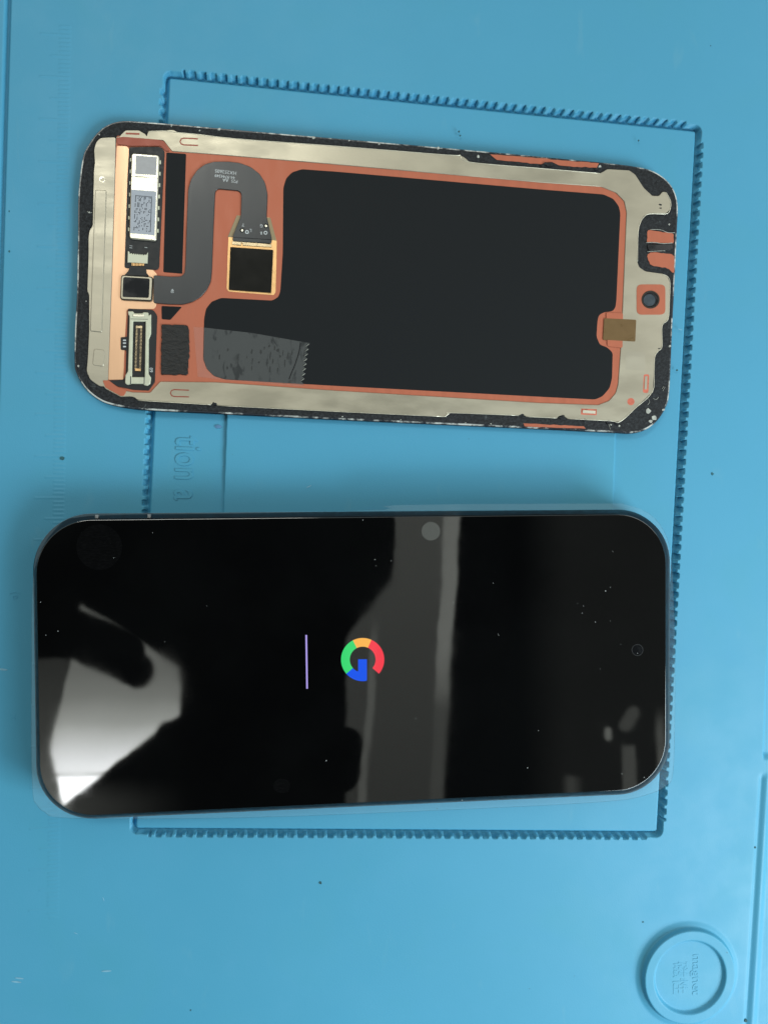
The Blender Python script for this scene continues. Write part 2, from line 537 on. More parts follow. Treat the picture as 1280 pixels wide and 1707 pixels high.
# ---------------------------------------------------------------- the silicone mat
def project(X, Y, Z):
    RTn = np.array(RT)
    q = np.stack([X, Y, Z - D], -1) @ RTn.T
    return W0 / 2 + F * q[..., 0] / -q[..., 2], H0 / 2 - F * q[..., 1] / -q[..., 2]
def sst(x, a, b):
    t = np.clip((x - a) / (b - a), 0, 1); return t * t * (3 - 2 * t)
pc = [P(272, 115), P(1168, 213), P(1103, 1392), P(220, 1393)]
ctr = sum(pc, Vector((0, 0, 0))) / 4
ax_x = ((pc[1] - pc[0]) + (pc[2] - pc[3])).normalized(); ax_y = Vector((-ax_x.y, ax_x.x, 0))
hw = ((pc[1] - pc[0]).length + (pc[2] - pc[3]).length) / 4 / MM
hh = ((pc[0] - pc[3]).length + (pc[1] - pc[2]).length) / 4 / MM
x0, x1 = P(-40, 853).x, P(1330, 853).x
y0, y1 = P(640, 1760).y, P(640, -50).y
x0 -= .012; x1 += .012
st = 0.0002
fx = np.arange(x0, x1, st); fy = np.arange(y0, y1, st)
co = np.array([.001, .003, .008, .02, .05, .10, .16])
gx = np.concatenate([x0 - co[::-1], fx, fx[-1] + co]); gy = np.concatenate([y0 - co[::-1], fy, fy[-1] + co])
X, Y = np.meshgrid(gx, gy)
U, V_ = project(X, Y, np.zeros_like(X))
Z = np.zeros_like(X)
# long ruled pocket with toothed border
lx = ((X - ctr.x) * ax_x.x + (Y - ctr.y) * ax_x.y) / MM
ly = ((X - ctr.x) * ax_y.x + (Y - ctr.y) * ax_y.y) / MM
rc = 1.6
qx, qy = np.abs(lx) - (hw - rc), np.abs(ly) - (hh - rc)
sd = rc - (np.hypot(np.maximum(qx, 0), np.maximum(qy, 0)) + np.minimum(np.maximum(qx, qy), 0))   # + inside
pitch = 2.48
def teeth(t, lim):
    ph = (t / pitch) % 1.0
    a = sst(ph, .0, .10) * (1 - sst(ph, .58, .68))
    return a * (np.abs(t) < lim)
tx = teeth(lx, hw - 4.2) * (np.abs(ly) > hh - 1.5)
ty = teeth(ly, hh - 4.2) * (np.abs(lx) > hw - 1.5)
tooth = np.maximum(tx * (qx < qy), ty * (qy <= qx))
edge = -0.66 * tooth                                         # boundary moves outward inside a tooth notch
floor = -0.85
prof = sst(sd, edge - .10, edge + .10)
dip = 1 - sst(sd, .30, 1.35)
Z += prof * (floor - 1.35 * dip)
# raised pad in the middle of the pocket
pl = (U - (378 + (V_ - 690) * -.035)); pr = ((1027 + (V_ - 700) * -.035) - U)
pad = sst(pl, -1.0, 1.0) * sst(pr, -1.0, 1.0) * sst(V_, 440, 445) * (1 - sst(V_, 1150, 1155))
Z += pad * .80
# left channel
xl = 14 - V_ * .031 + 2e-6 * V_ ** 2
Z -= 1.1 * np.exp(-((U - xl) / 4.2) ** 4)
# right hand trays
rl = 1269 - (V_ - 1290) * .0625
m_lo = sst(V_, 1286, 1300)
Z -= m_lo * .27 * np.exp(-((U - rl) / 3.4) ** 2)
Z += m_lo * .30 * np.exp(-((U - rl - 9) / 4.0) ** 2)
Z -= m_lo * .5 * sst(U, rl + 12, rl + 22)
ru = 1280 - (V_ - 1060) * .04
up = sst(U - ru, -2, 2.5) * (1 - sst(V_, 1255, 1268)) * sst(V_, 900, 930)
Z -= .9 * up
# magnet dish
DZ = 1.7
dc = P(1150, 1630, DZ); RO = (P(1226, 1630, DZ) - P(1074, 1630, DZ)).length / 2 / MM; RI = RO * .765
Rm = np.hypot(X - dc.x, Y - dc.y) / MM
Z += DZ * (1 - sst(Rm, RO - .3, RO + .3))                        # raised ring, seen slightly from the north
Z += .45 * (1 - sst(Rm, RO + .2, RO + 1.8)) * sst(Rm, RO - .3, RO + .3)
Z -= .95 * (1 - sst(Rm, RI - .4, RI + .4))
# ruler ticks, one per millimetre
tk = (Y / MM + 1000.3)
near = np.abs(tk - np.round(tk))
which = np.round(tk).astype(int)
tl = np.where(which % 10 == 0, 7.0, np.where(which % 5 == 0, 4.6, 2.6))
tx_r = P(111, 620).x - (Y - P(111, 620).y) * -.02
d_r = (tx_r - X) / MM
rul = sst(d_r, -.1, .2) * (1 - sst(d_r, tl - .2, tl + .2)) * np.exp(-(near / .17) ** 2) * (V_ > 40) * (V_ < 1530)
Z += .085 * rul
# hand-worn unevenness
Z += .05 * np.sin(X * 40 + 1) * np.cos(Y * 31) * (np.abs(X) < .2)
ny, nx = X.shape
verts = np.stack([X, Y, Z * MM], -1).reshape(-1, 3).astype(np.float32)
ii = np.arange(ny * nx).reshape(ny, nx)
quads = np.stack([ii[:-1, :-1], ii[:-1, 1:], ii[1:, 1:], ii[1:, :-1]], -1).reshape(-1, 4).astype(np.int32)
me = bpy.data.meshes.new('repair_mat')
me.vertices.add(len(verts)); me.vertices.foreach_set('co', verts.ravel())
me.loops.add(quads.size); me.loops.foreach_set('vertex_index', quads.ravel())
me.polygons.add(len(quads))
me.polygons.foreach_set('loop_start', np.arange(0, quads.size, 4, dtype=np.int32))
try: me.polygons.foreach_set('loop_total', np.full(len(quads), 4, dtype=np.int32))
except Exception: pass
me.update(calc_edges=True)
me.polygons.foreach_set('use_smooth', np.ones(len(quads), dtype=bool))
me.materials.append(MATS['blue_silicone'])
mat_o = bpy.data.objects.new('repair_mat', me); scene.collection.objects.link(mat_o)
tag(mat_o, 'blue silicone repair mat with toothed pocket, under both devices', 'mat')
text('embossed_lettering', 'tion a', 312, 781, -.84, 45, -92, 'blue_silicone', mat_o, sx=.70, ext=.13, bev=.07, space=1.05)
text('embossed_lettering', 'magnet', 1160, 1624, .75, 14, -90, 'blue_silicone', mat_o, sx=1.12, ext=.07, bev=.05, space=1.0)
text('embossed_lettering', '\u78c1\u6027', 1131, 1630, .75, 19, -90, 'blue_silicone', mat_o, sx=.95, ext=.07, bev=.03, space=1.1)
text('embossed_lettering', '(e', 27, 992, .02, 13, -90, 'blue_silicone', mat_o, ext=.03, bev=.03)
text('embossed_lettering', 'x', 24, 1196, .02, 13, -90, 'blue_silicone', mat_o, ext=.03, bev=.03)

# ---------------------------------------------------------------- the removed display, seen from its back
outline = [(130.5, 332), (133.5, 294), (138.6, 261), (145, 246), (161, 222.7), (181, 207.4), (205.6, 201.3), (242, 203), (300, 207.5),
           (400, 216.5), (550, 229.5), (700, 242.5), (850, 256), (950, 265.5), (1001.6, 270.5), (1046, 275.6), (1078.7, 281.6), (1099, 290.8), (1115.3, 305),
           (1125.5, 323), (1129.5, 345.6), (1128, 382), (1125.5, 440), (1122.4, 500), (1119.4, 561), (1115.3, 652.7), (1109, 679), (1095, 701.4),
           (1076.7, 715.6), (1054, 721.7), (1022, 720.7), (900, 714.6), (700, 705.5), (550, 698.5), (360, 689), (242, 683), (187, 674.8), (161, 663.6),
           (140.6, 645), (127.4, 621), (124.4, 602.7), (125.4, 543.7), (128.4, 491), (130, 400)]
ol = catmull(outline, 4)
ZO = 0.9
base = P(628, 460, -ZO)
scr = thing('display_panel', (base.x, base.y, 0), 'removed phone display lying face down, its copper and steel back with flex cable showing', 'phone display')
wl_ = dedupe([tuple(P(x, y, 1.0)[:2]) for x, y in ol])
if area2(wl_) < 0: wl_.reverse()
plate('cover_glass', [offset(wl_, -.10 * MM)], .03 - ZO, .62, 'panel_glass', scr, .22, True)
plate('rim', [offset(wl_, .02 * MM)], .60, 1.02, 'chipped_rim', scr, .12, True)
adh_in = offset(wl_, .42 * MM)
plate('adhesive_border', [adh_in], 1.0, 1.16, 'adhesive', scr, .06, True)
Z1 = 1.16
# copper foil under the steel frame
foil = [(194.5, 226), (275, 231), (289, 249), (360, 254), (560, 271), (900, 301), (1003, 308), (1028, 318), (1043, 333), (1047, 354), (1041, 500),
        (1038, 571), (1033, 641), (1029, 657), (1017, 671), (997, 678), (900, 675), (560, 654), (360, 640), (269, 639), (251, 657), (205, 653), (170, 644), (170, 631), (180, 630)]
plate('copper_foil', [fillet(foil, 4)], Z1, 1.24, 'copper', scr, 0)
# steel frame, open on the side of the connectors
sf = [(194.5, 228.2), (200, 227.5), (202.6, 223.7), (209.7, 217), (232, 217), (243.2, 223.7), (245, 227), (247.3, 218.6), (274.7, 218), (283, 216), (290, 216.5), (297, 220.6), (330.5, 223.4),
      (401.6, 231.5), (560, 243.2), (659.4, 250.6), (747, 258.2), (766, 258.2), (774, 262), (782.4, 269.7), (900, 280.3), (999.5, 288.8), (1005, 286), (1011.7, 281.6),
      (1048.3, 283.7), (1058.4, 290.8), (1072.7, 313), (1086.9, 326.3), (1098, 326.3), (1104, 319.2), (1110, 320), (1117.3, 335.5), (1116.3, 349.7),
      (1109, 355.8), (1082.8, 355.8), (1072, 361), (1066, 372), (1062.5, 390), (1061.5, 435), (1065, 445), (1075, 452), (1103, 456), (1112, 460), (1116.3, 471), (1115.3, 500),
      (1115.3, 520.6), (1113.3, 531.8), (1103, 543), (1103, 577.5), (1091, 593.8), (1088, 652.7), (1034, 703.4), (1015.8, 701.4), (945, 698), (938, 692), (932, 693), (928, 697), (900, 695.8),
      (876, 694), (870, 690.5), (864, 692.5), (752.3, 688), (748, 690), (741.4, 694.8), (560, 685.8), (362, 675.5), (357, 671), (352, 674.5), (300, 671.6), (230, 666.6), (223, 661.6), (215, 661), (201.6, 661.6), (176, 648), (171, 641),
      (205, 650.5), (222, 653.8), (250.3, 654.5), (267.6, 636), (360, 637), (560, 651), (900, 671.5), (997, 675), (1015, 668), (1026, 655), (1030, 640), (1035, 571),
      (1038, 500), (1044, 354), (1040, 335.5), (1026, 321), (1001.6, 311), (900, 304), (560, 274), (360, 257.4), (286.9, 252), (272.7, 233.8), (207.7, 230.5), (194.5, 231)]
u1 = stroke([(330.5, 231.5), (307, 230.2), (302.5, 231.5), (300.5, 236), (302.5, 240), (307, 241.5), (330.5, 242.5)], 2.3)
u2 = stroke([(315.3, 650.5), (291, 649.4), (286.5, 650.8), (284.5, 655), (286.5, 659.5), (291, 661), (315.3, 661.6)], 2.0)
steel = plate('steel_frame', [fillet(sf, 2.2, 3)], Z1, 1.42, 'steel', scr, .09)
for q, z_ in ((u1, 1.428), (u2, 1.428)): plate('pressed_slot', [q], 1.41, z_, 'copper_dull', steel, 0)
# lip on the frame's outer edges, its highlight put in as lighter steel
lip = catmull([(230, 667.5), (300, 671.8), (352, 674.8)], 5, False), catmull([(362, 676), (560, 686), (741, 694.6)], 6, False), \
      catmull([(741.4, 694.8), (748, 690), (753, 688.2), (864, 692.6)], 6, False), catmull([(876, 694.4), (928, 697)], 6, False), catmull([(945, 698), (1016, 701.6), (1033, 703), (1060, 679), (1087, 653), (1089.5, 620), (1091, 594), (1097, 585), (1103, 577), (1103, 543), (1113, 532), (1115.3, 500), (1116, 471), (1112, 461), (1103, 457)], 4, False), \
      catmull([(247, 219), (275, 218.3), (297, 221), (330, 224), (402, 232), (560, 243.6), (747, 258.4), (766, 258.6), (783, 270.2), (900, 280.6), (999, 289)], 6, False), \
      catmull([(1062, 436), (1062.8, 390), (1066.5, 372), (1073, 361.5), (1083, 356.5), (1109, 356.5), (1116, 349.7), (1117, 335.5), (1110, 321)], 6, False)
for L_ in lip: tube('edge_lip_highlight', [P(x, y, 1.42) for x, y in L_], .085 * MM, 'steel_bright', steel)
# left side plate with pressed bar
spl = [(157, 249), (161, 236), (168, 229.5), (193.4, 228.3), (192.4, 281.6), (187, 460), (180, 644), (167, 644.3), (150.8, 633), (144.7, 619), (146.5, 600), (148.8, 552), (148.8, 491), (145.7, 485), (147.7, 430), (147.7, 395), (149.8, 383), (154.8, 377), (156.9, 281.6), (158.5, 272)]
side = plate('side_plate', [fillet(spl, 4, 3)], Z1, 1.40, 'steel_side', scr, .09)
plate('pressed_bar', [fillet([(159, 316), (178, 317), (170.5, 554), (150.5, 552)], 3)], 1.38, 1.62, 'steel_side', side, .16)
plate('pressed_square', [fillet([(157, 581), (175.5, 583), (173.5, 611), (154.5, 609)], 5)], 1.38, 1.54, 'steel_side', side, .12)
plate('rivet', [circle(170.5, 298.5, 5), circle(171.5, 300, 3.6)], 1.38, 1.50, 'steel_bright', side, .04)
# shiny foil strip under the boards
fs = [(195, 243), (212, 243.6, 3), (215.8, 248), (213, 300), (209, 446), (255, 449), (262, 457), (261, 509), (257, 515), (212, 516), (209, 560), (206, 633), (181, 633), (187.5, 460), (193, 282)]
plate('foil_strip', [fillet(fs, 2)], 1.20, 1.32, 'foil_peach', scr, .04)
# graphite heat spreader
gr_ = [(472.5, 313.7), (477, 297.5), (486.9, 287.3), (503, 282), (560, 286), (900, 315.6), (1005.6, 324), (1022, 331.4), (1031, 343.6), (1033.6, 355.8), (1027, 500),
       (1025.5, 512.5), (1020.8, 518.6), (1005.6, 520.6), (997.5, 525.7), (995.5, 535), (993.8, 561), (999.5, 574.5), (1011.7, 579), (1020.8, 587.7), (1019.8, 630),
       (1015.8, 646.6), (1003.6, 660.8), (991.4, 665.9), (900, 661.3), (560, 643.2), (375, 632.5), (356.9, 627), (344.7, 614.7), (339, 598.4), (340.6, 531.4),
       (343.7, 515), (352.8, 503), (369, 496.5), (454.4, 501), (464.5, 494.8), (467.6, 484.7), (471.6, 420)]
plate('graphite_sheet', [fillet(gr_, 4, 3)], 1.24, 1.31, 'graphite', scr, .04)
plate('dark_pad', [fillet([(277.7, 254), (310.5, 256.5), (304, 456), (272.7, 453.5)], 2)], 1.24, 1.36, 'graphite', scr, .05)
plate('corner_pad', [fillet([(269.6, 510), (303.5, 511.5), (284.5, 533), (270, 532)], 2)], 1.24, 1.34, 'graphite', scr, .04)
plate('foam_pad', [jag(fillet([(269.6, 540.7), (312, 541.5), (315, 548), (315.5, 590), (313, 625), (268.6, 624)], 3), .45, 3, 5)], 1.24, 1.62, 'foam_pad', scr, .12)
# display driver chip under its flex
ch = plate('chip_carrier', [fillet([(395.5, 358.8), (450.3, 362.5), (461.5, 402), (461, 440), (459.5, 488), (456, 492), (381, 486), (378, 481), (379.5, 430), (381, 396)], 2)], 1.24, 1.30, 'gold', scr, .03)
plate('amber_film', [[(395, 359), (451, 363), (461, 401), (380, 395)]], 1.30, 1.315, 'amber_film', ch, 0)
plate('driver_chip', [fillet([(384.3, 411.5), (455.4, 416.5), (452, 487.7), (381.6, 482.6)], 1)], 1.29, 1.62, 'chip_black', ch, .05)
plate('chip_edge', [[(387, 402), (453, 407), (452.6, 412), (405, 409), (404.5, 405), (402, 404.8), (402, 409), (387, 407.5)]], 1.30, 1.50, 'pin_metal', ch, .04)
fl_out = [(256, 458.4), (285, 461), (303, 460.5), (308, 455), (309.4, 440), (310.5, 403), (312.5, 350), (314, 315), (319, 298), (329, 283), (342, 273.5), (357, 269.2), (380, 269),
          (400, 271.3), (418, 278), (433, 289.5), (442, 304), (446.2, 323), (445.4, 345), (444.6, 360.5), (453, 396), (453, 406), (387.3, 402), (388.4, 393), (401.6, 360.5),
          (402.6, 326), (401.5, 321), (397, 317.8), (366, 314.8), (361, 316), (358.8, 321), (355.6, 393), (353.5, 450), (351.8, 468.4), (345, 483), (335, 494.5), (321, 503), (305, 507.5), (280, 507), (256, 505)]
fx_ = plate('flex_cable', [fillet(fl_out, 4, 3)], 1.36, 1.60, 'flex_grey', scr, .10)
FT = -4.6
text('printed_text', 'HX252605', 376.5, 286.5, 1.612, 5.6, 180 + FT, 'ink_white', fx_, sx=.98, ext=.004, space=1.05)
text('printed_text', '44-9744349', 375, 294.2, 1.612, 5.2, 180 + FT, 'ink_white', fx_, sx=.90, ext=.004, space=1.05)
text('printed_text', 'P25  AA', 384, 301.2, 1.612, 5.2, 180 + FT, 'ink_white', fx_, sx=.96, ext=.004, space=1.05)
text('printed_text', 'T', 405.6, 374.5, 1.612, 5.2, 180 + FT, 'ink_white', fx_, ext=.004)
text('printed_text', 'L', 418, 384, 1.612, 5.2, 180 + FT, 'ink_white', fx_, ext=.004)
text('printed_text', 'G', 436, 376.3, 1.612, 5.0, 180 + FT, 'ink_white', fx_, ext=.004)
text('printed_text', 'B', 435.6, 388.4, 1.612, 4.6, 180 + FT, 'ink_white', fx_, ext=.004)
text('printed_text', '40', 287.5, 485, 1.612, 5.0, -90 + FT, 'ink_white', fx_, ext=.004)
for (x, y) in ((412, 386.7), (442.9, 388)): plate('test_ring', [circle(x, y, 3.1, 18), circle(x, y, 1.8, 18)], 1.60, 1.612, 'ink_white', fx_, 0)
for (x, y) in ((404, 383.8), (443.6, 376.5)):
    k_ = plate('test_pad', [circle(x, y, 4.0, 16)], 1.60, 1.608, 'gloss_black', fx_, 0)
    plate('pad_metal', [circle(x, y, 2.0, 14)], 1.60, 1.64, 'steel_bright', fx_, .02)
plate('chip_strip', [[(388, 395), (453, 399), (453, 400), (388, 396)]], 1.60, 1.615, 'gloss_black', fx_, 0)
# upper board with shield can
bd = plate('upper_board', [fillet([(215.8, 245), (268, 244.5, 5), (274.8, 251, 7), (265.5, 446, 4), (262, 450), (208, 446.5), (211, 350)], 3)], 1.30, 1.46, 'board_black', scr, .05)
can = plate('shield_can', [fillet([(219.8, 255), (265.6, 258.5), (260.8, 401.4), (216, 397.3)], 5)], 1.44, 2.15, 'steel_bright', bd, .20)
plate('foil_sticker', [[(227, 259), (262, 262), (260.5, 292), (226, 290)]], 2.14, 2.165, 'sticker_grey', can, 0)
plate('can_seam', [[(219, 293.2), (263.5, 296.2), (263.5, 297.2), (219, 294.2)]], 2.14, 2.158, 'ink_dark', can, 0)
stk = plate('code_sticker', [[(219.5, 316), (261, 319), (258, 392.5), (217.5, 388.5)]], 2.14, 2.17, 'sticker_blue', can, 0)
rnd = random.Random(11); dots = []
def sk(a, b_):
    """position on the sticker, a across 0..1, b down 0..1"""
    p = Vector((225.8, 325)).lerp(Vector((254.5, 327.5)), a); q = Vector((222.7, 384)).lerp(Vector((252, 387)), a)
    return p.lerp(q, b_)
for i in range(14):
    for j in range(30):
        if i in (0, 13) or j == 0 or rnd.random() < (.30 + .20 * math.sin(i * 1.7 + j * .6)):
            if i == 0 and rnd.random() < .35: continue
            c0 = sk((i + .5) / 14, (j + .5) / 30)
            dots.append(rect(c0.x - .72, c0.y - .72, c0.x + .72, c0.y + .72))
many('dot_code', dots, 2.165, 2.178, 'ink_dark', can)
for side_x in (0, 1):
    for j in range(7):
        t = .06 + .14 * j
        p = Vector((218.6, 258)).lerp(Vector((214.6, 396)), t) if side_x == 0 else Vector((267.6, 262)).lerp(Vector((263, 398)), t)
        plate('can_tab', [rect(p.x - 1.2, p.y - 3.0, p.x + 1.2, p.y + 3.0)], 1.44, 1.75, 'connector_plastic', bd, .05)
text('printed_text', '11', 218.5, 411.5, 1.475, 4.8, -94, 'ink_white', bd, ext=.004)
text('printed_text', '1', 243.5, 412.5, 1.475, 4.8, -94, 'ink_white', bd, ext=.004)
sock = plate('flex_socket', [[(213.5, 418), (216, 419.5), (216.5, 423), (220, 421.8), (221.5, 424), (223.5, 422), (225, 424.5), (227, 422.3), (228.5, 424.8), (230.5, 422.6), (232, 425), (234, 423), (235.5, 425.2), (237.5, 423.3), (239, 425.5), (242, 424), (244, 425), (246.8, 420.5), (246, 439), (213, 437)]], 1.44, 1.85, 'connector_plastic', bd, .06)
many('socket_pins', [rect(220 + i * 2.4, 438, 221.4 + i * 2.4, 443) for i in range(9)], 1.44, 1.62, 'gold', bd, .02)
plate('flex_tail', [fillet([(217, 443.5), (243.5, 445), (244, 454), (249, 460), (207, 459), (214, 452)], 2)], 1.46, 1.66, 'board_black', scr, .06)
# black square block where the two flexes meet (its printed square code is left off)
qb = plate('junction_block', [fillet([(202, 457.8), (255.6, 461), (253.4, 502), (200.4, 499.4)], 5)], 1.34, 1.86, 'connector_dark', scr, .16)
plate('block_rim', [fillet([(203.5, 459.5), (254, 462.5), (252, 500.2), (202, 498)], 4), fillet([(206, 461.8), (250, 464.5), (248.3, 496.5), (204.6, 494.8)], 3)], 1.85, 1.92, 'steel', qb, .04)
plate('block_window', [fillet([(206, 461.8), (250, 464.5), (248.3, 496.5), (204.6, 494.8)], 3)], 1.84, 1.89, 'gloss_black', qb, .03)
# lower board with the display connector
lb = plate('lower_board', [fillet([(213.8, 514.3), (256, 516.5, 4), (262.5, 525.5, 4), (258.4, 637), (248.3, 651), (222, 649.6), (196, 644), (181, 634), (206, 633), (210, 625), (211, 584), (201.6, 583), (201.6, 562), (212, 561.5)], 2)], 1.30, 1.46, 'board_black', scr, .05)
many('solder_dots', [rect(205.5, y, 210.5, y + 2.4) for y in (566, 570.7, 576.5)], 1.45, 1.50, 'ink_white', lb, .01)
text('printed_text', '60', 252.8, 616.8, 1.475, 5.6, 90, 'ink_white', lb, ext=.004)
brk = plate('connector_bracket', [fillet([(213.4, 518.7), (221.9, 518.7), (224.2, 522), (237.8, 522), (239.7, 520), (247.2, 520.6), (248, 526), (251.9, 523.4), (251.9, 556), (248, 565.6), (247.6, 622.8),
        (251.9, 629.3), (250.6, 639.6), (245.3, 643), (240.6, 642), (239, 639.8), (219, 639.6), (212.5, 641.5), (208.7, 638.7), (209.2, 625.6), (213.4, 619), (215.3, 561), (216.2, 527), (214, 524)], 1.2, 2),
        fillet([(221.9, 535.6), (243, 536), (241.5, 628.4), (220, 628.4)], 1)], 1.44, 2.0, 'connector_plastic', lb, .14)
plate('bracket_bar', [[(222, 523.5), (241, 524), (241, 528.5), (222, 528)]], 1.9, 2.14, 'steel_bright', brk, .08)
plate('bracket_groove', [[(217.6, 627), (219, 627), (218.8, 640), (217.4, 640)]], 1.99, 2.008, 'ink_dark', brk, 0)
plate('bracket_groove', [[(240.3, 628), (241.6, 628), (241.4, 640), (240.1, 640)]], 1.99, 2.008, 'ink_dark', brk, 0)
plate('bracket_groove', [[(218, 531.2), (247, 531.8), (247, 532.6), (218, 532)]], 1.99, 2.006, 'ink_dark', brk, 0)
con = plate('display_connector', [fillet([(226.5, 542), (238.3, 542), (236, 619.5), (224.2, 618.5)], 3)], 1.44, 1.78, 'connector_dark', lb, .08)
def ct(a, b_):
    p = Vector((227, 545)).lerp(Vector((237.8, 545)), a); q = Vector((224.8, 615)).lerp(Vector((235.6, 616)), a); return p.lerp(q, b_)
pins = []
for i in range(30):
    t = (i + .5) / 30
    for a in (.14, .84):
        c0 = ct(a, t); pins.append(rect(c0.x - 1.6, c0.y - .55, c0.x + 1.6, c0.y + .55))
many('contact_pins', pins, 1.77, 1.84, 'pin_metal', con, .01)
plate('end_contact', [[(227, 543), (237.5, 543), (237.3, 547), (226.8, 547)]], 1.77, 1.86, 'pin_metal', con, .03)
plate('end_contact', [[(225.5, 614), (235, 614.6), (234.8, 618.6), (225.3, 618)]], 1.77, 1.86, 'gold', con, .03)
# corner tab of copper by the lower board
plate('copper_tab', [fillet([(171.5, 634), (182, 634), (196, 645), (212, 650), (207, 660), (201, 660), (176, 646)], 2)], 1.42, 1.50, 'copper', scr, .04)
plate('copper_tab', [fillet([(195, 229), (207, 228), (262, 232.5), (272, 234.5), (283, 251), (277, 252), (268, 243), (215, 243), (196, 240)], 2)], 1.43, 1.50, 'copper_dull', scr, .03)
plate('bracket_slot', [stroke([(210, 222.4), (233, 223.4)], 3.0)], 1.41, 1.43, 'copper_dull', steel, 0)
# camera opening
cr = plate('camera_surround', [fillet(rect(1060.5, 474, 1108.5, 524.5), 9), circle(1083.8, 499.3, 15)], 1.41, 1.48, 'copper', scr, .03)
plate('camera_ring', [circle(1083.8, 499.3, 15), circle(1083.8, 499.3, 12.6)], 1.41, 1.56, 'connector_dark', cr, .06)
plate('camera_opening', [circle(1083.8, 499.3, 14.9)], 1.41, 1.45, 'lens_dark', cr, 0)
plate('camera_glass', [circle(1081.8, 500.3, 10)], 1.44, 1.47, 'hole_blue', cr, .02)
plate('sensor_window', [fillet([(1006.6, 530.4), (1060, 533), (1058.4, 569.4), (1004.6, 566.3)], 2)], 1.24, 1.475, 'brown_film', scr, .02)
plate('copper_patch', [fillet([(1010, 521), (1038, 522), (1037, 580), (1012, 577)], 3)], 1.30, 1.45, 'copper', scr, 0)
plate('engraved_square', [[(1043, 585), (1075, 587), (1074, 618), (1042, 616)]], 1.41, 1.426, 'steel_side', steel, 0)
plate('pressed_slot', [stroke([(968, 686), (994, 687.2)], 10)], 1.41, 1.426, 'copper_slot', steel, 0)
plate('slot_tongue', [stroke([(971, 686), (992, 687.2)], 5.0)], 1.42, 1.50, 'steel_bright', steel, .03)
plate('pressed_slot', [fillet(stroke([(1077, 624), (1075.5, 655)], 9), 3)], 1.41, 1.426, 'copper_slot', steel, 0)
plate('slot_tongue', [stroke([(1076.6, 627), (1075.6, 649)], 4.4)], 1.42, 1.50, 'steel_side', steel, .03)
plate('pressed_dot', [circle(1051, 669.5, 6)], 1.41, 1.43, 'copper_slot', steel, 0)
# bare foil showing where the adhesive was scraped away
plate('bare_foil', [jag([(816.6, 256.8), (900, 264), (997.5, 272.6), (994, 280), (930, 276), (921, 270), (908, 270.6), (902, 273.6), (828, 266.5)], .35, 6, 3)], 1.15, 1.20, 'copper', scr, 0)
plate('bare_foil', [jag([(872, 705.5), (972, 710.8), (976, 714.6), (874, 711)], .3, 6, 4)], 1.15, 1.20, 'copper', scr, 0)
plate('bare_foil', [jag(fillet([(1079, 383), (1122, 389), (1123, 405.5), (1077, 404.5)], 4), .3, 4, 5)], 1.15, 1.24, 'copper', scr, .03)
plate('bare_foil', [jag(fillet([(1077, 425), (1085, 420), (1123.5, 424), (1123, 457), (1112, 446), (1084, 443)], 6), .3, 4, 6)], 1.15, 1.24, 'copper', scr, .03)
plate('rubber_bridge', [fillet([(1078, 408), (1120, 406.5), (1122, 413), (1118, 417), (1080, 418)], 3)], 1.15, 1.42, 'gloss_black', scr, .10)
tube('glue_thread', [P(x, y, 1.3) for x, y in catmull([(1076, 404.5), (1090, 404), (1104, 406), (1120, 405)], 4, False)], .07 * MM, 'residue', scr)
tube('glue_thread', [P(x, y, 1.3) for x, y in catmull([(1082, 382.5), (1100, 383), (1112, 387.5), (1124, 388)], 4, False)], .06 * MM, 'residue', scr)
tube('glue_thread', [P(x, y, 1.3) for x, y in catmull([(1078, 419.5), (1095, 418.5), (1108, 418)], 4, False)], .06 * MM, 'residue', scr)
# crumbs of glue and scraped adhesive
rnd = random.Random(4); bl = []
for (x, y, s) in [(366, 215, 3.2), (523, 229, 3.2), (582, 234, 1.8), (632, 240, 2.2), (730, 247, 3), (797, 260.5, 3), (999.5, 277, 3.4), (333, 217.5, 1.8), (286, 210, 1.5), (166, 224, 1.6), (149, 354, 2), (571, 694.5, 1.6),
                  (776, 705, 1.4), (818, 706.5, 1.6), (1079.8, 685, 5.4), (1090, 697, 5.5), (1084, 702, 4), (1105, 683, 3), (1116, 577, 2.4), (1018, 708, 2), (1032, 710, 2), (131, 610, 2.5), (668, 700, 1.3), (144, 502, 1.2), (1115, 374, 2)]:
    bl.append([(x + s * rnd.uniform(.6, 1.05) * math.cos(a), y + s * rnd.uniform(.5, 1) * math.sin(a)) for a in [i * math.pi / 4 for i in range(8)]])
tag(many('glue_crumbs', bl, 1.15, 1.25, 'residue', scr, .03), kind='stuff')
bl = []
for (x, y, s) in [(914, 273, 9), (905, 276, 5), (936, 696, 6), (870, 691.5, 4), (357, 673, 6), (350, 676, 4), (975, 700, 5), (994, 281.5, 5), (1100, 341, 4), (1101, 347, 3), (1098, 581, 3), (150, 377, 3), (1014, 703, 7), (1028, 706, 5), (938, 693, 4)]:
    bl.append([(x + s * rnd.uniform(.4, 1.1) * math.cos(a), y + s * .65 * rnd.uniform(.4, 1) * math.sin(a)) for a in [i * math.pi / 5 for i in range(10)]])
tag(many('adhesive_scraps', bl, 1.15, 1.47, 'adhesive', scr, .05), kind='stuff')
for pts in ([(146, 352), (150, 355), (154, 354)], [(1080, 664), (1082, 670), (1079, 675)], [(1088, 664), (1093, 666), (1097, 662)], [(1103, 648), (1106, 644)], [(1014, 707), (1016, 713), (1017, 716)], [(1104, 652), (1108, 645)]):
    tube('glue_thread', [P(x, y, 1.25) for x, y in catmull(pts, 4, False)], .045 * MM, 'residue', scr)
